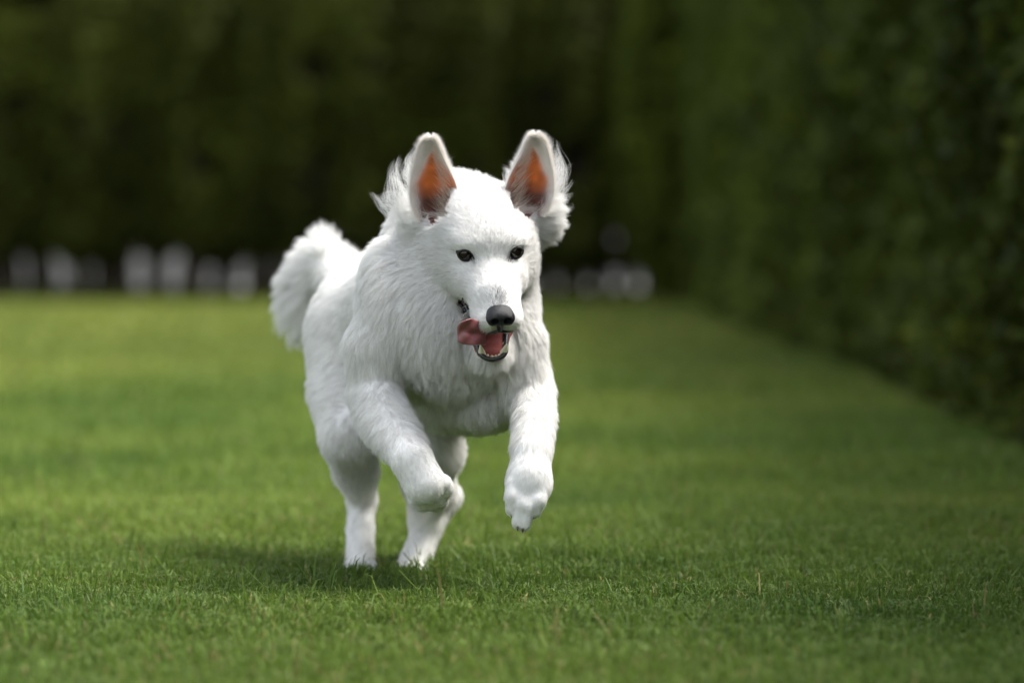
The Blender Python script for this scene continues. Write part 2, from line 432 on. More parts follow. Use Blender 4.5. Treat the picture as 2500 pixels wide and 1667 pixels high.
# lighter bush standing in the corner where the hedges meet
def corner_bush():
    e = bpy.data.objects.new('bush', None); C.objects.link(e); e.location = (1.55, 27.6, 0)
    n = 17000
    d = unit(rng.normal(0, 1, (n, 3))); rr = 1.05 - .55 * rng.random(n) ** 1.6
    p = d * rr[:, None] * np.array([.62, .7, 1.75]) + np.array([0, 0, 1.7]); p = p[p[:, 2] > .12]
    keep = vnoise(p + 60, 3.5) > .2; p = p[keep]
    ob('foliage', leaf_mesh('foliage', p, unit(p - np.array([0, 0, 1.5])), .045, leafcol(len(p), (.080, .104, .013), p, 2.0), .7), M_leaf, e)
    V = []; F = []
    for k in range(5):
        a = k * 1.257; s0 = len(V)
        for q, zq in enumerate((-.05, .5, 1.2, 2.2)):
            for j in range(6): V.append((math.cos(a) * .1 * (1 + q) * .8 + .03 * (1 - q * .2) * math.cos(j * 1.047), math.sin(a) * .1 * (1 + q) * .8 + .03 * (1 - q * .2) * math.sin(j * 1.047), zq))
        for q in range(3):
            for j in range(6): F.append((s0 + q * 6 + j, s0 + q * 6 + (j + 1) % 6, s0 + q * 6 + 6 + (j + 1) % 6, s0 + q * 6 + 6 + j))
    ob('trunk', npmesh('trunk', np.array(V), F4=np.array(F)), M_bark, e)
    props(e, 'lighter green upright bush in the corner where the two hedges meet', 'bush')
corner_bush()

# ================================================================== THE DOG
dog = bpy.data.objects.new('dog', None); C.objects.link(dog)
props(dog, 'white long haired shepherd dog bounding over the lawn with its tongue out', 'dog')
base = P(930, 1395, .45); base[2] = 0; DOG0 = base.copy(); dog.location = base
def part(name, V, F4=None, F3=None, m=None, parent=None, col=None, smooth=True):
    off = DOG0 if parent is None else np.array(parent['_w'])
    me = npmesh(name, V - DOG0, F3, F4, smooth)
    if col is not None: vcol(me, col)
    return ob(name, me, m, parent or dog)

# head frame: origin between the eyes; r = to the right of the photo, f = along the muzzle, u = up
YAW, HP, ROLL = R(10), R(28), R(3)
E0 = P(1196, 620, 0.0)
F_ = np.array([math.sin(YAW), -math.cos(YAW), 0]); R_ = np.array([math.cos(YAW), math.sin(YAW), 0]); Z_ = np.array([0, 0, 1.])
HF = F_ * math.cos(HP) - Z_ * math.sin(HP); HU = F_ * math.sin(HP) + Z_ * math.cos(HP)
HR = R_ * math.cos(ROLL) + HU * math.sin(ROLL); HU = HU * math.cos(ROLL) - R_ * math.sin(ROLL)
HM = np.stack([HR, HF, HU], 1)
def H(r, f, u): return E0 + HM @ np.array([r, f, u], float)
def toH(p): return (p - E0) @ HM
# lower jaw frame
JH = np.array([-.001, -.062, -.066]); JT = np.array([-.0020, .074, -.1320])
jf = unit(JT - JH); jr = unit(np.cross(jf, [0, 0, 1.])); ju = np.cross(jr, jf)
def J(r, a, u):
    """point on the lower jaw: r sideways, a metres back from its tip, u above the lip line (head frame)"""
    return JT - jf * a + jr * r + ju * u
def Jw(r, a, u): return H(*J(r, a, u))

fine = .0028
xs = np.arange(-.45, .17, .0026)
ys = np.concatenate([np.arange(-.20, .10, fine), np.arange(.10, 1.12, .0055)])
zs = np.concatenate([np.arange(-.02, .34, .0027), np.arange(.34, .72, .0029)])
B = Field(xs, ys, zs)
# trunk
B.ell(P(1090, 775, .31), (.106, .24, .135), .03)
B.chain([(P(1050, 760, .40), .104), (P(950, 780, .62), .096)], .06)
B.ell(P(905, 800, .68), (.084, .115, .115), .05)
B.chain([(P(1100, 918, .27), .074), (P(1010, 890, .48), .080)], .05)
B.ell(P(1190, 960, .22), (.050, .10, .050), .04)
B.ell(P(1108, 775, .14), (.104, .115, .108), .022)
# neck and ruff
B.chain([(P(1144, 585, .12), .052), (P(1102, 640, .22), .088)], .06)
B.ell(P(1118, 600, .27), (.086, .14, .100), .06)
B.ell(P(1108, 715, .145), (.072, .075, .088), .05)
# shoulders
B.ell(P(938, 790, .15), (.038, .08, .115), .04)
B.ell(P(1256, 815, .12), (.024, .07, .110), .035)
# fore legs
B.chain([(P(915, 850, .12), .044), (P(912, 945, .12), .034), (P(948, 1035, .05), .0300), (P(1006, 1125, -.03), .0275), (P(1036, 1180, -.035), .030)], .022)
B.chain([(P(1272, 830, .10), .027), (P(1302, 950, .09), .0260), (P(1307, 1030, .04), .0262), (P(1300, 1100, .00), .0262), (P(1294, 1155, -.018), .0262)], .022)
# fore paws: four toes each
def paw_toes(c0, dirv, side, up, spread, L, r, tipdrop):
    tips = []
    for k, (o, ln) in enumerate(((-1.5, .62), (-.5, 1.0), (.5, .97), (1.5, .66))):
        b = c0 + side * o * spread * .95
        t = c0 + dirv * L * ln + side * o * spread * (.80 if ln < .9 else .62) - up * tipdrop
        m = (b + t) / 2 + up * .004
        B.chain([(b, r), (m, r * .98), (t, r * .82)], .0022)
        tips.append((t, unit(t - m)))
    return tips
claws = []
a = P(1044, 1190, -.035); t = P(1074, 1238, .0)
dL = unit(t - a); sL = unit(np.cross(dL, [0, -1., 0])); upL = np.cross(sL, dL) * -1
if upL[1] > 0: upL = -upL
claws += paw_toes(a + dL * .006, dL, sL, upL, .0150, .047, .0130, .012)
a = P(1291, 1165, -.022); t = P(1277, 1250, -.03)
dR = unit(t - a); sR = unit(np.cross(dR, [0, -1., 0])); upR = np.array([0, -1., 0])
B.ell(P(1290, 1178, -.018), (.0265, .017, .030), .022)
B.ell(P(1290, 1195, -.028), (.0285, .016, .024), .02)
claws += paw_toes(a + dR * .012 + np.array([0, -.009, 0]), dR, sR, upR, .0135, .055, .0118, .003)
# hind legs
B.chain([(P(852, 820, .60), .062), (P(838, 950, .55), .052), (P(850, 1070, .44), .036)], .05)
B.chain([(P(850, 1070, .44), .036), (P(868, 1150, .52), .031), (P(884, 1215, .60), .021)], .025)
B.chain([(P(884, 1196, .62), .020), (P(880, 1290, .57), .0205), (P(880, 1372, .53), .0225)], .015)
B.ell(P(880, 1392, .50), (.027, .045, .020), .012)
B.chain([(P(985, 880, .58), .066), (P(1030, 1000, .50), .055), (P(1050, 1095, .43), .041)], .05)
B.chain([(P(1050, 1095, .43), .042), (P(1045, 1170, .50), .034), (P(1090, 1212, .61), .020)], .025)
B.chain([(P(1045, 1180, .52), .028), (P(1035, 1260, .55), .024)], .02)
B.chain([(P(1090, 1212, .61), .020), (P(1042, 1292, .56), .022), (P(1010, 1380, .52), .024)], .02)
B.ell(P(1006, 1398, .49), (.029, .045, .020), .012)
for px, py, Y in ((880, 1398, .47), (1006, 1404, .455)):
    for o in (-1.4, -.5, .5, 1.4):
        c = P(px, py, Y); c[2] = .012; c[0] += o * .0125; c[1] += abs(o) * .006
        B.ell(c, (.0105, .020, .0125), .006); claws.append((c + np.array([0, -.014, -.002]), np.array([0, -.9, -.35])))
# tail core, carried up and to the side
B.chain([(P(880, 720, .76), .035), (P(835, 675, .84), .032), (P(800, 655, .88), .034), (P(785, 625, .88), .022), (P(785, 602, .86), .016)], .03)
B.ell(P(757, 705, .90), (.032, .03, .060), .03)
# head
def hell(c, r, k, sub=False, tilt=0):
    M = HM.copy()
    if tilt:
        ct, st = math.cos(tilt), math.sin(tilt); M = HM @ np.array([[1, 0, 0], [0, ct, -st], [0, st, ct]])
    B.ell(H(*c), r, k, M, sub)
def hcap(a, b, ra, rb, k): B.cap(H(*a), H(*b), ra, rb, k)
hell((0, -.080, .004), (.068, .082, .056), .03)            # cranium
hell((0, -.035, .010), (.050, .050, .030), .025)           # forehead
for s in (-1, 1):
    hell((s * .041, -.062, -.040), (.031, .055, .043), .03)   # cheeks
    hell((s * .034, -.006, -.034), (.0185, .040, .026), .022)  # below the eye towards the lips
    hell((s * .030, -.014, .016), (.018, .018, .0080), .018)   # brow
    hell((s * .0205, .024, -.042), (.0185, .052, .023), .018)   # side of muzzle
    hell((s * .0165, .078, -.056), (.0195, .032, .0175), .012) # flews
hcap((0, -.02, -.018), (0, .062, -.034), .031, .025, .016)    # muzzle bridge
hcap((0, .062, -.036), (0, .088, -.045), .026, .0195, .012)
# lower jaw
for s in (-1, 1):
    B.cap(H(*J(s * .030, .125, -.016)), H(*J(s * .013, .016, -.010)), .021, .0095, .016)
B.cap(H(*J(0, .13, -.022)), H(*J(0, .016, -.013)), .026, .011, .014)
# ear bases
EAR = {}
for s, bpx, bpy_, tpx, tpy in ((-1, 1057, 512, 1053, 343), (1, 1295, 497, 1306, 336)):
    b = P(bpx, bpy_, .072); t = P(tpx, tpy, .070)
    EAR[s] = (b, t)
    B.ell(b + np.array([s * .004, .055, -.018]), (.034, .036, .034), .028)
# mouth opening between the jaws
m1 = unit((np.array([0, .10, -.075]) - np.array([0, -.01, -.072])))
def mouthsub(r, f, u, rr, k=.006): B.ell(H(r, f, u), rr, k, HM, True)
for q in np.linspace(0, 1, 9):                               # wedge-shaped gap, wider to the front
    f = -.004 + .100 * q; up = -.0665 - .0100 * q; lo_ = J(0, (JT - np.array([0, f, 0])) @ jf * 0 + (.080 - f) / jf[1], -.001)[2]
    c = (up + lo_) / 2; hgt = max((up - lo_) / 2, .003)
    mouthsub(-.004 - .005 * q, f, c, (.046 - .008 * q, .012, hgt), .004)
mouthsub(-.008, .080, -.0965, (.0150, .028, .0145))
# eye sockets
EYE = {s: np.array([s * .0362, .0035, .003]) for s in (-1, 1)}
for s in (-1, 1): hell(tuple(EYE[s] + np.array([s * .002, .010, 0])), (.0116, .010, .0092), .005, True)
for s in (-1, 1):                                            # hollow in front of each ear
    b, t = EAR[s]; B.ell(b + np.array([-s * .008, -.014, .008]), (.0235, .036, .034), .010, None, True)
BV, BF = B.mesh(); BV = BV.astype(float); BV = laplace(BV, BF, 1, .35)
del B
BN = vnormals(BV, BF)
# make sure the normals point outwards
ctr = P(1100, 745, .30)
if np.mean(np.sum(BN * (BV - ctr), 1)) < 0: BF = BF[:, ::-1]; BN = -BN
hb = toH(BV)

M_body = mat('dog skin under white coat', rough=.8, spec=.1, attr='col', bump=(300, .3, .002))
inm = (hb[:, 1] > -.02) & (hb[:, 1] < .13) & (np.abs(hb[:, 0] + .004) < .040) & (hb[:, 2] < -.062) & (hb[:, 2] > -.14)
jv = (hb - JT); ja = -(jv @ jf); jrr = jv @ jr; juu = jv @ ju
inner = inm & (((BN @ HU < -.25) & (juu > .006) & (hb[:, 1] < .092)) | ((BN @ HU > .1) & (juu > -.012) & (ja > .004)) | ((juu > .002) & (juu < .02) & (hb[:, 1] < .05)))
col = np.tile([.86, .85, .83], (len(BV), 1))
bridge = np.exp(-((hb[:, 0] / .012) ** 2 + ((hb[:, 1] - .098) / .014) ** 2)) * (hb[:, 2] > -.045)
col = col * (1 - .55 * bridge[:, None])
for s in (-1, 1):
    dd = hb - EYE[s]; near = np.sqrt((dd[:, 0] / .013) ** 2 + (dd[:, 2] / .0085) ** 2) < 1.0
    near &= np.abs(dd[:, 1]) < .02; col[near] = (.03, .022, .02)
col[inner] = (.16, .045, .042)
bowl = np.zeros(len(BV), bool)
for s in (-1, 1):
    d = (BV - EAR[s][0] - np.array([-s * .008, -.014, .008])) / np.array([.0250, .045, .0365]); bowl |= (d ** 2).sum(1) < 1.0
col[bowl] = (.14, .06, .048)
part('body', BV, F4=BF, m=M_body, col=col)
print('body verts', len(BV))

# ---------------------------------------------------------------- small solid parts
def localfield(c, ext, step): return Field(*[np.arange(c[k] - ext[k], c[k] + ext[k], step) for k in range(3)])
def finish(fld, fr=True):
    V, F = fld.mesh(); V = laplace(V.astype(float), F, 2, .4)
    N = vnormals(V, F); c = V.mean(0)
    if np.mean(np.sum(N * (V - c), 1)) < 0: F = F[:, ::-1]
    return V, F
# nose (built in the head frame, then turned into place)
nf = localfield(np.array([0, .110, -.042]), (.03, .03, .028), .0008)
nf.ell((0, .1015, -.0385), (.0190, .0165, .0125), .004)
nf.ell((0, .110, -.0410), (.0165, .0110, .0105), .006)
for s in (-1, 1):
    nf.ell((s * .0115, .1095, -.0425), (.0092, .0115, .0100), .004)
nf.cap((0, .1150, -.047), (0, .1085, -.0600), .0048, .0042, .004)
for s in (-1, 1):
    nf.ell((s * .0090, .1205, -.0420), (.0052, .0100, .0045), .0012, None, True)
    nf.cap((s * .0115, .1190, -.0435), (s * .0205, .110, -.0480), .0024, .0017, .0015, True)
nf.cap((0, .1230, -.038), (0, .115, -.062), .0009, .0013, .0015, True)
V, F = finish(nf)
M_nose = mat('wet black nose', (.0055, .0058, .007), .38, .34, bump=(1000, .6, .0016))
V[:, 2] -= .0025
part('nose', E0 + V @ HM.T, F4=F, m=M_nose)

# eyes
M_eye = mat('dark brown eye', (.010, .006, .005), .09, .45)
M_rim = mat('dark eyelid skin', (.028, .022, .021), .55, .3)
def uv_sphere(c, r, M=None, nu=28, nv=18, sc=(1, 1, 1)):
    V = []; F = []
    for i in range(nv + 1):
        th = math.pi * i / nv
        for j in range(nu):
            ph = 2 * math.pi * j / nu; V.append((math.sin(th) * math.cos(ph) * sc[0], math.sin(th) * math.sin(ph) * sc[1], math.cos(th) * sc[2]))
    for i in range(nv):
        for j in range(nu): F.append((i * nu + j, (i + 1) * nu + j, (i + 1) * nu + (j + 1) % nu, i * nu + (j + 1) % nu))
    V = np.array(V) * r
    if M is not None: V = V @ M.T
    return V + c, np.array(F)
def tubepts(pts, rad, ring=10, closed=False):
    pts = np.asarray(pts, float); n = len(pts); V = []; F = []
    tan = unit(np.roll(pts, -1, 0) - np.roll(pts, 1, 0)) if closed else unit(np.gradient(pts, axis=0))
    nrm = unit(np.cross(tan[0], [0.31, .2, .93]))
    for i in range(n):
        nrm = unit(nrm - tan[i] * (nrm @ tan[i])); bi = np.cross(tan[i], nrm); r = rad if np.isscalar(rad) else rad[i]
        for j in range(ring):
            a = 2 * math.pi * j / ring; V.append(pts[i] + (nrm * math.cos(a) + bi * math.sin(a)) * r)
    m = n if closed else n - 1
    for i in range(m):
        for j in range(ring): F.append((i * ring + j, i * ring + (j + 1) % ring, ((i + 1) % n) * ring + (j + 1) % ring, ((i + 1) % n) * ring + j))
    V = np.array(V); F = np.array(F); F3 = None
    if not closed:
        V = np.concatenate([V, [pts[0]], [pts[-1]]]); k = len(V)
        F3 = np.array([(k - 2, (j + 1) % ring, j) for j in range(ring)] + [(k - 1, (n - 1) * ring + j, (n - 1) * ring + (j + 1) % ring) for j in range(ring)])
    return V, F, F3
for s in (-1, 1):
    c = EYE[s]
    eo = part('eye', *uv_sphere(H(c[0] - s * .0005, c[1] - .0030, c[2]), .0108), m=M_eye)
    # almond eyelid rim bulging over the ball, inner corner lower
    an = np.linspace(0, 2 * np.pi, 40, endpoint=False); pts = []
    for a in an:
        x = .0112 * math.cos(a); z = (.0090 if math.sin(a) > 0 else .0078) * math.sin(a) * (1 - .25 * abs(math.cos(a)) ** 3)
        z += -.0014 * (-s * x / .0112)                       # slant: inner corner drops
        y = math.sqrt(max(.0116 ** 2 - x * x * .80 - z * z, 0)) - .0030 - .0012 * (s * x / .0112)
        pts.append(H(c[0] + x, c[1] + y, c[2] + z))
    V, F, _ = tubepts(pts, .00145, 8, True)
    me = npmesh('eyelid', V - DOG0, F4=F); lid = ob('eyelid', me, M_rim, dog)

# lips, gums, teeth, tongue
M_lip = mat('black wet lip', (.012, .012, .013), .3, .5, coat=.4, bump=(500, .3, .001))
M_gum = mat('pink gum', (.50, .19, .18), .28, .5, coat=.5, sss=.15, noise=(120, .6, 1.25))
M_tooth = mat('ivory tooth', (.80, .74, .58), .3, .5, coat=.3)
M_tongue = mat('pink tongue', (.25, .085, .085), .36, .5, coat=.2, noise=(45, .88, 1.1), bump=(900, .5, .0012))
def rimpt(q, wd=.0195, ln=.062, u=0.0):
    """U-shaped line round the lower jaw, q from -1 (photo left, back) over 0 (tip) to 1"""
    a = abs(q); s = 1 if q > 0 else -1
    if a < .45:
        ph = a / .45 * math.pi / 2; return J(s * wd * math.sin(ph), wd * .95 * (1 - math.cos(ph)), u)
    k = (a - .45) / .55; return J(s * (wd + .010 * k), wd * .95 + ln * k, u + .004 * k)
pts = [H(*rimpt(q)) for q in np.linspace(-1, 1, 60)]
V, F, F3 = tubepts(pts, .0040, 12); part('lower_lip', V, F, F3, M_lip)
# jaw floor, pink with a central fold
U, Q = [], []
na, nr_ = 26, 17
for i in range(na):
    a = .002 + .075 * i / (na - 1)
    wd = math.sqrt(max(0, 1 - (1 - min(a / .0185, 1)) ** 2)) * .0185 + max(0, a - .0185) * .13
    for j in range(nr_):
        t = -1 + 2 * j / (nr_ - 1)
        u = -.0015 - .006 * (1 - t * t) * min(1, a / .02) + .0035 * math.exp(-(t / .16) ** 2) * min(1, a / .012) + .0012 * math.sin(a * 420 + t * 5)
        U.append(H(*J(t * wd, a, u)))
for i in range(na - 1):
    for j in range(nr_ - 1): Q.append((i * nr_ + j, i * nr_ + j + 1, (i + 1) * nr_ + j + 1, (i + 1) * nr_ + j))
part('mouth_floor', np.array(U), np.array(Q), m=M_gum)
def tooth(c, up, bend, h, r, flat=.8):
    n = 9; ring = 12; V = []; F = []
    side = unit(np.cross(up, bend)); bd = unit(bend - up * (bend @ up))
    for i in range(n):
        t = i / (n - 1); rr = r * (1 - t ** 1.7) ** .75 + (.00006 if i == n - 1 else 0)
        p = c + up * (h * t - .003) + bd * h * .28 * t * t
        for j in range(ring):
            a = 2 * math.pi * j / ring; V.append(p + side * math.cos(a) * rr + bd * math.sin(a) * rr * flat)
    for i in range(n - 1):
        for j in range(ring): F.append((i * ring + j, i * ring + (j + 1) % ring, (i + 1) * ring + (j + 1) % ring, (i + 1) * ring + j))
    part('tooth', np.array(V), np.array(F), m=M_tooth)
wj = HM @ ju; wjf = HM @ jf; wjr = HM @ jr
tooth(Jw(-.0158, .0115, .000), unit(wj * .95 - wjr * .18 + wjf * .1), -wjf, .0195, .0056)
tooth(Jw(.0158, .0115, .000), unit(wj * .95 + wjr * .22 + wjf * .1), -wjf, .0195, .0056)
for o in (-1, -.6, -.2, .2, .6, 1):
    c = rimpt(o * .28, .0150)
    tooth(H(*c) + wj * .0015 - wjf * .0022, unit(wj + wjf * .3), -wjf, .0082, .0028, .7)
for s in (-1, 1):
    for k in range(3):
        tooth(Jw(s * (.0185 + .002 * k), .026 + .010 * k, .001), wj, -wjf, .0055, .0032, .9)
# upper lip edge, canines, incisors
pts = [H(-.0385, .000, -.0700), H(-.0375, .018, -.0700), H(-.0345, .038, -.0715), H(-.031, .058, -.0735), H(-.0270, .078, -.0748), H(-.020, .094, -.0742), H(-.010, .1045, -.0705), H(0, .107, -.0670),
       H(.010, .1045, -.0705), H(.020, .094, -.0742), H(.0270, .078, -.0748), H(.031, .058, -.0735), H(.0345, .038, -.0715), H(.0375, .018, -.0700)]
def smoothline(p, n):
    p = np.array(p); t = np.linspace(0, len(p) - 1, n); i = np.clip(t.astype(int), 0, len(p) - 2); f = (t - i)[:, None]
    p0 = p[np.maximum(i - 1, 0)]; p1 = p[i]; p2 = p[i + 1]; p3 = p[np.minimum(i + 2, len(p) - 1)]
    return .5 * ((2 * p1) + (-p0 + p2) * f + (2 * p0 - 5 * p1 + 4 * p2 - p3) * f ** 2 + (-p0 + 3 * p1 - 3 * p2 + p3) * f ** 3)
V, F, F3 = tubepts(smoothline(pts, 70), .0022, 10); part('upper_lip', V, F, F3, M_lip)
tooth(H(.0165, .090, -.071), -HU, -HF, .015, .0040); tooth(H(-.0165, .090, -.071), -HU, -HF, .014, .0040)
def surf(px, py, lift=0.0):
    """point of the head surface facing the camera along the ray to that pixel"""
    a = CAM; d = unit(P(px, py, 0.0) - a); w = BV - a; tt = w @ d; r2 = np.linalg.norm(w - tt[:, None] * d, axis=1)
    k = np.where(r2 < .004)[0]; return a + d * (tt[k].min() - lift)
MC = np.array([surf(x, y, .0015) for x, y in ((1129, 728), (1131, 742), (1135, 756), (1141, 770), (1149, 784), (1158, 794))])
pts = smoothline(MC, 24); V, F, F3 = tubepts(pts, np.interp(np.linspace(0, 1, 24), [0, .2, .6, 1], [.0008, .0030, .0050, .0040]), 10)
part('lip_corner', V, F, F3, M_lip)
# tongue: a long blade hanging out over the photo-left side of the jaw
def tongue():
    c0, c1 = P(1182, 817, -.050), P(1119, 800, -.074); mid = (c0 + c1) / 2 + np.array([-.004, -.020, -.001])
    n = 44; ring = 32; V = []; F = []
    for i in range(n):
        t = math.sin(i / (n - 1) * math.pi / 2) ** .9
        p = c0 * (1 - t) ** 2 + mid * 2 * t * (1 - t) + c1 * t * t; tan = unit(2 * (1 - t) * (mid - c0) + 2 * t * (c1 - mid))
        up = np.array([-.25, -.30, 1.0]); side = unit(up - tan * (up @ tan)); nr = np.cross(tan, side)
        if nr[1] > 0: nr = -nr
        hw = (.0145 + .0050 * min(1, t / .6)) * math.sqrt(max(0, 1 - max(0, (t - .60) / .40) ** 2)) + .0002
        th = .0042 * min(1, (hw / .012)) ** .6
        for j in range(ring):
            a = 2 * math.pi * j / ring; x = math.cos(a); z = math.sin(a); z = math.copysign(abs(z) ** .75, z)
            groove = -.0042 * math.exp(-((x + .08 * math.sin(t * 5)) / .16) ** 2) * math.sin(min(1, t / .9) * math.pi) + .0030 * x * x + .0009 * math.sin(t * 14 + x * 3)
            V.append(p + side * x * hw + nr * (z * th + groove))
    for i in range(n - 1):
        for j in range(ring): F.append((i * ring + j, i * ring + (j + 1) % ring, (i + 1) * ring + (j + 1) % ring, (i + 1) * ring + j))
    part('tongue', np.array(V), np.array(F), None, M_tongue)
tongue()
# claws and wrist pad
M_claw = mat('brown claw', (.07, .042, .03), .4, .4)
for t, d in claws:
    c = t + d * .0050 + np.array([0, -.0058, .0015]); V = []; F = []
    s = unit(np.cross(d, [.1, .2, 1])); u = np.cross(s, d); n = 7
    for i in range(n):
        q = i / (n - 1); p = c + d * (.0072 * q) + np.array([0, .0, -1]) * .002 * q * q; rr = .0027 * (1 - q ** 1.6) + .0002
        for j in range(8): V.append(p + (s * math.cos(j * .785) + u * math.sin(j * .785)) * rr)
    for i in range(n - 1):
        for j in range(8): F.append((i * 8 + j, i * 8 + (j + 1) % 8, i * 8 + 8 + (j + 1) % 8, i * 8 + 8 + j))
    part('claw', np.array(V), np.array(F), m=M_claw)

# ---------------------------------------------------------------- ears
M_ear = mat('ear skin', rough=.65, spec=.2, attr='col', transl=.15, bump=(400, .4, .0015))
EARG = {}
def ear(s):
    b, t = EAR[s]; up = unit(t - b); L = np.linalg.norm(t - b) + .018; b = b - up * .018
    face = unit(np.array([s * .16 + .02, -1.0, .10])); face = unit(face - up * (face @ up)); side = np.cross(up, face) * (1 if True else 1)
    if side[0] < 0: side = -side
    ns, ntt = 40, 27; G = np.zeros((ns, ntt, 3)); ST = np.zeros((ns, ntt, 2))
    prof_s = [0, .15, .32, .48, .62, .74, .84, .91, .96, .988, 1.0]
    prof_o = [.022, .029, .0325, .0315, .0280, .0235, .0195, .0155, .0108, .0060, .0005]     # outer half
    prof_i = [.030, .038, .0400, .0350, .0280, .0210, .0160, .0122, .0086, .0050, .0004]     # inner half (towards the skull)
    for i in range(ns):
        q = 1 - (1 - i / (ns - 1)) ** 1.5 if i < ns - 1 else 1.0
        wo = np.interp(q, prof_s, prof_o); wi = np.interp(q, prof_s, prof_i)
        for j in range(ntt):
            tt = -1 + 2 * j / (ntt - 1)                       # -1 photo left, +1 photo right
            outer = (tt * s > 0); wd = wo if outer else wi
            cup = (.026 * (1 - q) ** .8 + .003) * (1 - abs(tt) ** 2.0)
            lipb = .004 * abs(tt) ** 8
            curl = side * (-s * .010 * q * q * 0)
            G[i, j] = b + up * L * q + side * tt * wd - face * (cup - .008) + curl - face * lipb * 0
            ST[i, j] = (q, tt * s)
    th = .0035
    # surface normal roughly = face; second sheet behind gives the ear its thickness
    du = np.gradient(G, axis=0); dv = np.gradient(G, axis=1); N = unit(np.cross(du, dv)); N[np.sum(N * face, -1) < 0] *= -1
    G2 = G - N * th * np.clip(1.2 - np.abs(ST[..., 1:2]) ** 6, .15, 1)
    V = np.concatenate([G.reshape(-1, 3), G2.reshape(-1, 3)]); n0 = ns * ntt; F = []
    for i in range(ns - 1):
        for j in range(ntt - 1):
            a = i * ntt + j; F.append((a, a + 1, a + ntt + 1, a + ntt)); F.append((a + n0, a + n0 + ntt, a + n0 + ntt + 1, a + n0 + 1))
        a = i * ntt; F.append((a, a + ntt, a + ntt + n0, a + n0)); a = i * ntt + ntt - 1; F.append((a, a + n0, a + n0 + ntt, a + ntt))
    q = ST[..., 0].ravel(); tt = ST[..., 1].ravel()
    # bare inner skin: brown below, sunlight glowing through painted orange above
    cx = -.15 + .0 * q; wdt = .92 * np.clip((.87 - q) / .40, 0, 1) ** .5 * 1
    skin = 1 / (1 + np.exp((np.abs(tt - cx) - wdt + .12 * (vnoise(V[:n0] + 8, 60) - .5)) / (.075 + .05 * (tt < cx)))) * (q < .90)
    o = np.array([.60, .155, .035]); br = np.array([.11, .045, .035]); k = np.clip((q - .26) / .22, 0, 1)[:, None]
    sk = br * (1 - k) + o * k; sk = sk * (.7 + .6 * vnoise(V[:n0] + 5, 120))[:, None]
    c = np.array([.84, .80, .76]) * (1 - skin[:, None]) + sk * skin[:, None]
    c2 = np.tile([.86, .84, .81], (n0, 1))
    part('ear', V, np.array(F), m=M_ear, col=np.concatenate([c, c2]))
    EARG[s] = dict(G=G, G2=G2, N=N, ST=ST, up=up, side=side, face=face, skin=skin.reshape(ns, ntt), b=b, L=L)
for s in (-1, 1): ear(s)

# ---------------------------------------------------------------- fur
def tris(V, F):
    return np.concatenate([F[:, [0, 1, 2]], F[:, [0, 2, 3]]])
def scatter(V, F, N, n, wfun=None):
    T = tris(V, F); A = .5 * np.linalg.norm(np.cross(V[T[:, 1]] - V[T[:, 0]], V[T[:, 2]] - V[T[:, 0]]), axis=1)
    if wfun is not None: A = A * wfun(V[T].mean(1))
    cdf = np.cumsum(A); i = np.searchsorted(cdf, rng.random(n) * cdf[-1]); i = np.minimum(i, len(T) - 1)
    u, v = rng.random(n), rng.random(n); f = u + v > 1; u[f] = 1 - u[f]; v[f] = 1 - v[f]
    w = np.stack([1 - u - v, u, v], 1)[:, :, None]
    return (V[T[i]] * w).sum(1), unit((N[T[i]] * w).sum(1))

# combing controls: position, direction of the coat, length, lift (0 flat .. 1 upright), sigma
CT = []
def ct(p, d, L, lift=.35, s=.05): CT.append((np.asarray(p), unit(np.asarray(d, float)), L, lift, s))
def hct(r, f, u, dr, df, du, L, lift=.2, s=.022, both=True):
    for q in ((-1, 1) if both and abs(r) > 1e-6 else (1,)):
        ct(H(q * r, f, u), HM @ np.array([q * dr, df, du]), L, lift, s)
hct(0, .095, -.03, 0, -1, .1, .003, .12, .018); hct(0, .06, -.02, .0, -1, .15, .0045, .15); hct(0, .03, -.005, 0, -1, .2, .006, .15)
hct(.026, .08, -.055, .3, -1, 0, .004, .12, .018); hct(.034, .04, -.05, .2, -1, -.1, .0055, .15)
hct(.0, -.005, .02, 0, -1, .5, .007, .14); hct(.025, -.02, .035, .25, -1, .3, .008, .14); hct(0, -.06, .06, 0, -1, .1, .011, .20, .03)
hct(.036, .0, .012, .35, -1, .55, .007, .15, .012); hct(.036, .003, -.014, .5, -1, -.35, .0055, .12, .012)
hct(.05, -.03, -.02, .5, -1, -.1, .010, .16); hct(.06, -.05, .0, .6, -1, .1, .014, .2); hct(.055, -.03, -.06, .3, -.8, -.6, .017, .25)
hct(.07, -.08, -.05, .6, -.8, -.4, .035, .4, .03); hct(.04, -.01, -.09, .2, -.9, -.4, .010, .25); hct(.0, .06, -.135, 0, -1, -.2, .006, .2)
hct(.0, .0, -.13, 0, -.8, -.6, .018, .3); hct(.075, -.09, .0, .9, -.6, .1, .035, .35, .028)
# ruff / neck
ct(P(980, 560, .10), (-.75, .5, -.45), 0.0270, .40); ct(P(1000, 650, .09), (-.45, .3, -.85), 0.0230, .25); ct(P(1080, 720, .05), (-.25, .1, -1), 0.0230, .22)
ct(P(1290, 620, .10), (.35, .3, -.85), 0.0279, .3); ct(P(1310, 700, .08), (.25, .2, -1), 0.0279, .3)
ct(P(1170, 420, .25), (-.1, .9, .25), 0.0279, .45, .07); ct(P(930, 590, .25), (-.55, .6, -.5), 0.0240, .35, .07)
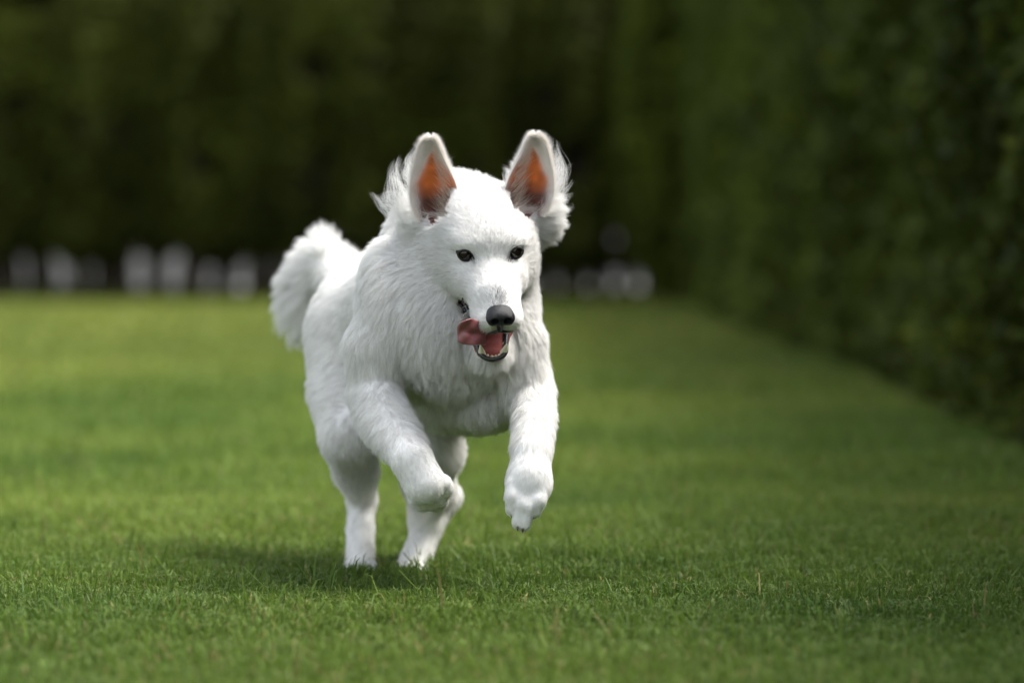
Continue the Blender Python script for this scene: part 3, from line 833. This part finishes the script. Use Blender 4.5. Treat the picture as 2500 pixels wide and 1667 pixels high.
# chest
ct(P(1050, 830, .02), (-.1, .0, -1), 0.042, .32); ct(P(1150, 850, .02), (0, 0, -1), 0.042, .32); ct(P(1250, 820, .03), (-.15, 0, -1), 0.036, .30)
ct(P(1000, 880, .02), (.35, .0, -1), 0.0310, .28); ct(P(1150, 930, .05), (0, .1, -1), 0.040, .36); ct(P(1060, 925, .05), (0, .1, -1), 0.040, .36); ct(P(1230, 915, .05), (0, .1, -1), 0.036, .36); ct(P(940, 800, .05), (-.15, .1, -1), 0.0200, .2)
ct(P(870, 720, .2), (-.1, .35, -1), 0.0200, .25); ct(P(865, 870, .18), (-.1, .35, -1), 0.0217, .25)
ct(P(1330, 780, .12), (.1, .35, -1), 0.0248, .3); ct(P(1345, 900, .1), (.05, .3, -1), 0.0186, .25)
# belly and trunk
ct(P(1100, 1040, .25), (0, .8, -.6), 0.0279, .35, .07); ct(P(1020, 1020, .5), (0, .8, -.6), 0.0248, .35, .07)
ct(P(850, 760, .45), (-.1, .9, -.4), 0.0217, .25, .08); ct(P(1000, 560, .45), (0, 1, -.1), 0.0217, .25, .08); ct(P(1180, 720, .5), (.1, .9, -.4), 0.0217, .25, .08)
# fore legs
for q, (x0, x1) in enumerate(((925, 1005), (1312, 1305))):
    ct(P(x0, 930, .08), (.1, .1, -1), 0.0136, .25, .035); ct(P((x0 + x1) / 2, 1020, .05), ((x1 - x0) * .004, .1, -1), 0.0120, .24, .03)
    ct(P(x1, 1120, -.03), ((x1 - x0) * .004, -.05, -1), 0.0090, .22, .025)
ct(P(885, 1000, .12), (-.3, .5, -.8), 0.0248, .45, .02); ct(P(930, 1060, .05), (-.4, .5, -.8), 0.0240, .45, .02); ct(P(900, 1020, .08), (-.4, .5, -.8), 0.0300, .5, .02)
ct(P(1055, 1200, -.04), (.45, -.1, -1), 0.0054, .15, .025); ct(P(1280, 1210, -.04), (-.1, -.1, -1), 0.0055, .16, .022); ct(P(1280, 1250, -.04), (-.1, -.1, -1), 0.0055, .16, .02)
ct(P(1275, 960, .12), (-.2, .5, -.8), 0.0198, .4, .02)
# hind quarters
ct(P(770, 850, .6), (-.1, .5, -1), 0.0217, .25, .07); ct(P(780, 1000, .55), (-.1, .35, -1), 0.0198, .28, .06); ct(P(850, 1090, .42), (0, .2, -1), 0.0136, .25, .04)
ct(P(1070, 1000, .5), (.1, .3, -1), 0.0186, .28, .05); ct(P(1130, 1080, .55), (.15, .4, -1), 0.0174, .3, .05)
for x, y, Y in ((875, 1200, .58), (880, 1300, .55), (882, 1370, .51), (1090, 1210, .60), (1045, 1300, .55), (1010, 1375, .50)):
    ct(P(x, y, Y), ((-.3 if x > 1000 else 0), -.1, -1), 0.0100, .22, .03)
# tail plume
ct(P(700, 690, .88), (-.95, .15, -.45), 0.0504, .45, .03); ct(P(735, 750, .90), (-.4, .1, -1), 0.0612, .45, .03); ct(P(730, 620, .88), (-.7, .1, -.1), 0.026, .4, .03)
ct(P(765, 565, .88), (-.2, .1, 1), 0.0324, .6, .025); ct(P(830, 590, .85), (.6, .1, .55), 0.0360, .6, .02); ct(P(840, 650, .84), (.3, .2, .4), 0.0180, .4, .03)
ct(P(800, 700, .82), (-.3, -.1, -1), 0.0360, .3, .03)
Cp = np.array([c[0] for c in CT]); Cd = np.array([c[1] for c in CT]); CL = np.array([c[2] for c in CT]); Cl = np.array([c[3] for c in CT]); Cs = np.array([c[4] for c in CT])
def comb(p):
    D = np.zeros((len(p), 3)); L = np.zeros(len(p)); LF = np.zeros(len(p))
    for i in range(0, len(p), 40000):
        q = p[i:i + 40000]; d2 = ((q[:, None] - Cp[None]) ** 2).sum(2)
        w = np.exp(-.5 * d2 / Cs ** 2) / Cs + 1e-9 / (d2 + 1e-4); w /= w.sum(1, keepdims=True)
        D[i:i + 40000] = unit(w @ Cd); L[i:i + 40000] = w @ CL; LF[i:i + 40000] = w @ Cl
    return D, L, LF
def strand(p, n, d, L, lift, K, wav, wamp, ph):
    """K points per strand: leaves the skin at an angle, then lies down along the coat"""
    tang = unit(d - n * np.sum(d * n, 1, keepdims=True) * .92)
    out = np.zeros((len(p), K, 3)); out[:, 0] = p; pos = p.copy(); side = np.cross(tang, n)
    for k in range(1, K):
        t = k / (K - 1); lf = lift * (1.5 - 1.05 * t)
        dr = unit(tang * (1 - lf)[:, None] + n * lf[:, None] + side * (wamp * np.sin(ph + wav * t * 6.28))[:, None] + n * (.4 * wamp * np.cos(ph * 1.7 + wav * t * 6.28))[:, None])
        pos = pos + dr * (L / (K - 1))[:, None]; out[:, k] = pos
    return out
def kdnearest(c, p):
    kd = KDTree(len(c))
    for i, v in enumerate(c): kd.insert(v, i)
    kd.balance(); return np.array([kd.find(v)[1] for v in p])
def curves(name, pts, rad, col, m, parent, tipf=.15):
    n, K, _ = pts.shape
    cu = bpy.data.hair_curves.new(name); cu.add_curves([K] * n)
    cu.attributes['position'].data.foreach_set('vector', (pts - DOG0).astype(np.float32).ravel())
    t = np.linspace(0, 1, K); pr = (1 - (1 - tipf) * t ** 1.6)[None, :] * rad[:, None]
    ra = cu.attributes.get('radius') or cu.attributes.new('radius', 'FLOAT', 'POINT'); ra.data.foreach_set('value', pr.astype(np.float32).ravel())
    ca = cu.attributes.new('col', 'FLOAT_COLOR', 'CURVE'); c4 = np.ones((n, 4), np.float32); c4[:, :3] = col; ca.data.foreach_set('color', c4.ravel())
    return ob(name, cu, m, parent)
def fur_mat():
    m = bpy.data.materials.new('white fur'); m.use_nodes = True; n = m.node_tree.nodes; l = m.node_tree.links
    b = n['Principled BSDF']; b.inputs['Roughness'].default_value = .55; b.inputs['Specular IOR Level'].default_value = .25
    a = n.new('ShaderNodeAttribute'); a.attribute_name = 'col'; l.new(a.outputs['Color'], b.inputs['Base Color'])
    tr = n.new('ShaderNodeBsdfTranslucent'); l.new(a.outputs['Color'], tr.inputs['Color'])
    ms = n.new('ShaderNodeMixShader'); ms.inputs[0].default_value = .42; l.new(b.outputs[0], ms.inputs[1]); l.new(tr.outputs[0], ms.inputs[2])
    l.new(ms.outputs[0], n['Material Output'].inputs[0]); return m
M_fur = fur_mat()
def furcol(p, n):
    c = np.tile([.88, .87, .85], (len(p), 1)) * (.93 + .10 * rng.random((len(p), 1)))
    h = toH(p)
    gz = np.exp(-((h[:, 0] / .011) ** 2 + ((h[:, 1] - .093) / .015) ** 2)) * (h[:, 2] > -.045)
    dark = (rng.random(len(p)) < gz * .6); c[dark] = np.array([.20, .20, .215]) * (.4 + 1.2 * rng.random((dark.sum(), 1)))
    for s in (-1, 1):                                  # dark lashes in the eye corners
        for dx, dz, rr, pr in ((-.0125, -.0055, .0045, .55), (.012, .0015, .0030, .2)):
            q = EYE[s]; g_ = np.exp(-(((h[:, 0] - q[0] - s * dx) / rr) ** 2 + ((h[:, 2] - q[2] - dz) / rr) ** 2)) * (np.abs(h[:, 1] - q[1]) < .02)
            dk = rng.random(len(p)) < g_ * pr; c[dk] = (.10, .08, .07)
    return c
def headmask(p):
    """True where no hair grows"""
    h = toH(p); m = np.zeros(len(p), bool)
    for s in (-1, 1):
        d = h - EYE[s]; m |= (((d[:, 0]) / .0125) ** 2 + ((d[:, 2] + .0022 * s * d[:, 0] * 0) / .0104) ** 2 < 1) & (np.abs(d[:, 1]) < .025)
    m |= (h[:, 1] > .099) & (np.abs(h[:, 0]) < .019) & (h[:, 2] > -.057) & (h[:, 2] < -.02)
    for c in MC[:-1]: m |= ((p - c) ** 2).sum(1) < .0062 ** 2
    for s in (-1, 1):                                    # the bowl of each ear stays open
        g_ = EARG[s]; d = p - g_['b']; q = d @ g_['up'] / g_['L']; x = d @ g_['side']; y = d @ g_['face']
        m |= (q > .04) & (q < .9) & (np.abs(x + s * .007) < .026) & (y > -.03)
    return m
KDB = KDTree(len(BV))
for i, v in enumerate(BV): KDB.insert(v, i)
KDB.balance()
inner = inner | bowl
def isinner(p): return np.array([inner[KDB.find(v)[1]] for v in p])

def coat(name, n, wfun, K, nclump, nfine, rmul, lmul=1.0, wamp=.30, cl=.75, wb=.75, fc=.55):
    p, nn = scatter(BV, BF, BN, n, wfun)
    ok = ~headmask(p) & ~isinner(p); p, nn = p[ok], nn[ok]; n = len(p)
    d, L, lf = comb(p)
    L = L * lmul * (.65 + .5 * rng.random(n))
    d = unit(d + .10 * rng.normal(0, 1, (n, 3)))
    # coarse locks
    ci = rng.choice(n, nclump, replace=False); c_p, c_n = p[ci], nn[ci]; cdv, cL, clf = comb(c_p)
    wob = np.stack([vnoise(c_p + 7 * k, 22.) - .5 for k in range(3)], 1)
    cdv = unit(cdv + wb * wob + .13 * rng.normal(0, 1, (nclump, 3))); phs = rng.random(nclump) * 6.28
    cst = strand(c_p, c_n, cdv, cL * lmul * (.85 + .3 * rng.random(nclump)), clf * (.8 + .5 * rng.random(nclump)), K, .55, wamp * np.clip(cL / .04, 0, 1), phs)
    near = kdnearest(c_p, p)
    ph = phs[near] + rng.normal(0, .5, n)
    st = strand(p, nn, unit(d * .5 + cdv[near] * .6), L, lf * (.8 + .5 * rng.random(n)), K, .55, wamp * np.clip(L / .04, 0, 1), ph)
    # fine locks first
    fi = rng.choice(n, nfine, replace=False); fn = kdnearest(p[fi], p)
    t = np.linspace(0, 1, K)[None, :, None]; jit = rng.normal(0, 1, (n, 1, 3)) * np.clip(L * .035, .0002, .002)[:, None, None]
    st = st + (st[fi][fn] - st) * (fc * t ** 1.2)
    w = (cl * np.clip(L / .028, .42, 1.3) * (.75 + .4 * rng.random(n)))[:, None, None] * t ** 1.5
    st = st + (cst[near] - st) * np.clip(w, 0, .95) + jit * t * 1.2
    rad = (.00010 + .00011 * np.clip(L / .04, 0, 1)) * rmul * (.8 + .4 * rng.random(n))
    shade = (.82 + .20 * rng.random(len(fi)))[fn] * (.93 + .08 * rng.random(nclump))[near]
    o = curves(name, st, rad, np.minimum(furcol(p, nn) * 1.12 * shade[:, None], .95), M_fur, dog)
    print(name, n); return o
def hw(p):
    h = toH(p); return ((h[:, 1] > -.13) & (np.abs(h[:, 0]) < .10) & (h[:, 2] > -.15) & (h[:, 2] < .09)).astype(float)
coat('head_fur', 180000, lambda p: hw(p) + 1e-6, 6, 8000, 26000, .85, wamp=.18, cl=.46, wb=.40, fc=.40)
coat('coat', 300000, lambda p: 1.0 * (hw(p) < .5) * np.where(p[:, 1] < .5, 1.0, .65) + 1e-9, 7, 11000, 42000, 1.15, cl=.52)

# ear hair: short velvet on rim and back, long fringe inside, wind-blown wisps behind
def ear_fur():
    P0, D0, L0, R0, C0 = [], [], [], [], []; WIS, WR = [], []
    for s in (-1, 1):
        g_ = EARG[s]; G, G2, N, ST, skin = g_['G'], g_['G2'], g_['N'], g_['ST'], g_['skin']; ns, nt_, _ = G.shape
        def samp(n, A, qlo, qhi):
            i = rng.uniform(qlo * (ns - 1), qhi * (ns - 1.001), n); j = rng.uniform(0, nt_ - 1.001, n); a, b = i.astype(int), j.astype(int); u, v = (i - a)[:, None], (j - b)[:, None]
            f = lambda X: (X[a, b] * (1 - u) * (1 - v) + X[a + 1, b] * u * (1 - v) + X[a, b + 1] * (1 - u) * v + X[a + 1, b + 1] * u * v)
            return f(A), unit(f(N)), f(ST), f(skin[..., None])[:, 0]
        p, n_, st, sk = samp(16000, G, 0, 1); k = rng.random(len(p)) > sk * 1.25; p, n_, st, sk = p[k], n_[k], st[k], sk[k]
        d = unit(g_['up'] * .8 + g_['side'] * (s * st[:, 1:2] * .5) + n_ * .35 + rng.normal(0, .15, p.shape))
        P0.append(p); D0.append(d); L0.append((.0045 + .0035 * rng.random(len(p))) * (1 + 1.1 * np.clip((np.abs(st[:, 1]) - .6) / .4, 0, 1))); R0.append(np.full(len(p), .00010)); C0.append(np.tile([.84, .80, .75], (len(p), 1)))
        p, n_, st, sk = samp(16000, G2, 0, 1)
        d = unit(g_['up'] * 1.0 - n_ * .4 + g_['side'] * (s * st[:, 1:2] * .4) + rng.normal(0, .15, p.shape))
        P0.append(p); D0.append(d); L0.append(.005 + .005 * rng.random(len(p))); R0.append(np.full(len(p), .00012)); C0.append(np.tile([.88, .86, .83], (len(p), 1)))
        # fringe from the inner edge lying over the bare skin
        p, n_, st, sk = samp(1900, G, .0, .80); k = (st[:, 1] < -.35) & (st[:, 1] > -.85); p, n_, st = p[k], n_[k], st[k]
        d = unit(g_['side'] * s * .45 + g_['up'] * .75 + n_ * .22 + rng.normal(0, .10, p.shape))
        P0.append(p + n_ * .001); D0.append(d); L0.append((.012 + .022 * rng.random(len(p))) * (1.1 - st[:, 0] * .7)); R0.append(np.full(len(p), .00013)); C0.append(np.tile([.80, .70, .60], (len(p), 1)) * (.85 + .2 * rng.random((len(p), 1))))
        # tufts over the foot of the bowl
        p, n_, st, sk = samp(450, G, .0, .07)
        d = unit(g_['side'] * (s * .8) + g_['up'] * .25 + n_ * .5 + rng.normal(0, .2, p.shape))
        P0.append(p); D0.append(d); L0.append(.010 + .018 * rng.random(len(p))); R0.append(np.full(len(p), .00013)); C0.append(np.tile([.86, .82, .77], (len(p), 1)))
    p = np.concatenate(P0); d = np.concatenate(D0); L = np.concatenate(L0); n = len(p); K = 6
    out = np.zeros((n, K, 3)); pos = p.copy(); out[:, 0] = p; bend = rng.normal(0, .25, (n, 3))
    for k in range(1, K):
        pos = pos + unit(d + bend * (k / K)) * (L / (K - 1))[:, None]; out[:, k] = pos
    curves('ear_fur', out, np.concatenate(R0), np.concatenate(C0), M_fur, dog)
    # wisps: locks of long hair blown up and outwards behind each ear
    locks = []
    for s, pts in ((-1, [(990, 520, 905, 470), (985, 510, 925, 478), (1000, 500, 940, 475), (985, 490, 955, 425), (995, 480, 965, 440), (1000, 470, 978, 415), (1002, 450, 990, 405), (998, 430, 1005, 362), (1000, 440, 1000, 385),
                         (975, 505, 965, 395), (985, 500, 975, 385), (975, 520, 940, 460), (985, 540, 922, 490), (1000, 545, 950, 480), (1000, 560, 940, 520), (1005, 460, 1008, 375),
                         (1042, 345, 1052, 333), (1060, 350, 1066, 335)]),
                   (1, [(1340, 500, 1392, 440), (1345, 490, 1388, 405), (1345, 480, 1378, 410), (1345, 470, 1360, 345), (1340, 450, 1352, 337), (1340, 440, 1358, 370), (1345, 455, 1365, 390), (1338, 400, 1348, 350),
                        (1345, 520, 1398, 470), (1350, 540, 1395, 500), (1350, 500, 1376, 430), (1340, 560, 1385, 520), (1335, 480, 1392, 425), (1335, 470, 1350, 400), (1262, 420, 1240, 392), (1270, 400, 1256, 375), (1250, 440, 1232, 408)])):
        for bx, by, tx, ty in pts:
            locks.append((P(bx, by, .10 + .02 * rng.random()), P(tx, ty, .11 + .03 * rng.random()), s))
    K = 12; all_ = []; rr = []
    for a, b, s in locks:
        ln = np.linalg.norm(b - a); m = int(14 + 520 * ln)
        t = np.linspace(0, 1, K)[None, :, None]; ph = rng.random() * 6.28; bow = rng.normal(0, .12) * ln
        perp = unit(np.cross(b - a, [0, 1., 0])) * 1.0
        root = a + rng.normal(0, 1, (m, 3)) * np.array([.007, .007, .008]) * min(1, ln / .05)
        tip = b + rng.normal(0, 1, (m, 3)) * .0022; le = (.70 + .35 * rng.random(m))[:, None, None]
        line = root[:, None] + (tip - root)[:, None] * (t * le)
        wave = perp[None, None] * (bow * np.sin(t * 3.14) + .0030 * min(1, ln / .04) * np.sin(ph + t * 8.5) * t)
        jit = rng.normal(0, 1, (m, 1, 3)) * .0012 * np.sin(t * 3.14)
        all_.append(line + wave + jit); rr.append(np.full(m, .00013))
    st = np.concatenate(all_)
    curves('ear_wisps', st, np.concatenate(rr), np.tile([.88, .87, .85], (len(st), 1)) * (.92 + .1 * rng.random((len(st), 1))), M_fur, dog)
ear_fur()
# whiskers
wk = []
for s in (-1, 1):
    for k in range(16):
        a = np.array([s * (.030 - .003 * (k % 4)), .050 + .011 * (k % 4), -.052 - .006 * (k // 4)]); d = unit(np.array([s * 1.0, -.1 + .35 * rng.random(), -.15 - .5 * rng.random()]))
        L = .022 + .018 * rng.random(); t = np.linspace(0, 1, 8)[:, None]
        wk.append(H(0, 0, 0) + (a + d * L * t + np.array([0, 0, -.25 * L]) * t * t) @ HM.T)
for k in range(14):
    a = J(rng.uniform(-.016, .016), .004 + .01 * rng.random(), -.010); d = unit(np.array([rng.normal(0, .5), .5, -.8])); t = np.linspace(0, 1, 8)[:, None]
    wk.append(E0 + (a + d * .016 * t) @ HM.T)
for k in range(26):
    a = np.array([rng.uniform(-.028, .02), .095 + rng.uniform(-.03, .004), -.070]); d = unit(np.array([rng.normal(-.2, .35), .2, -1.0])); t = np.linspace(0, 1, 8)[:, None]
    wk.append(E0 + (a + d * rng.uniform(.007, .014) * t) @ HM.T)
wk = np.array(wk); curves('whiskers', wk, np.full(len(wk), .00022), np.tile([.85, .82, .75], (len(wk), 1)), M_fur, dog, .1)
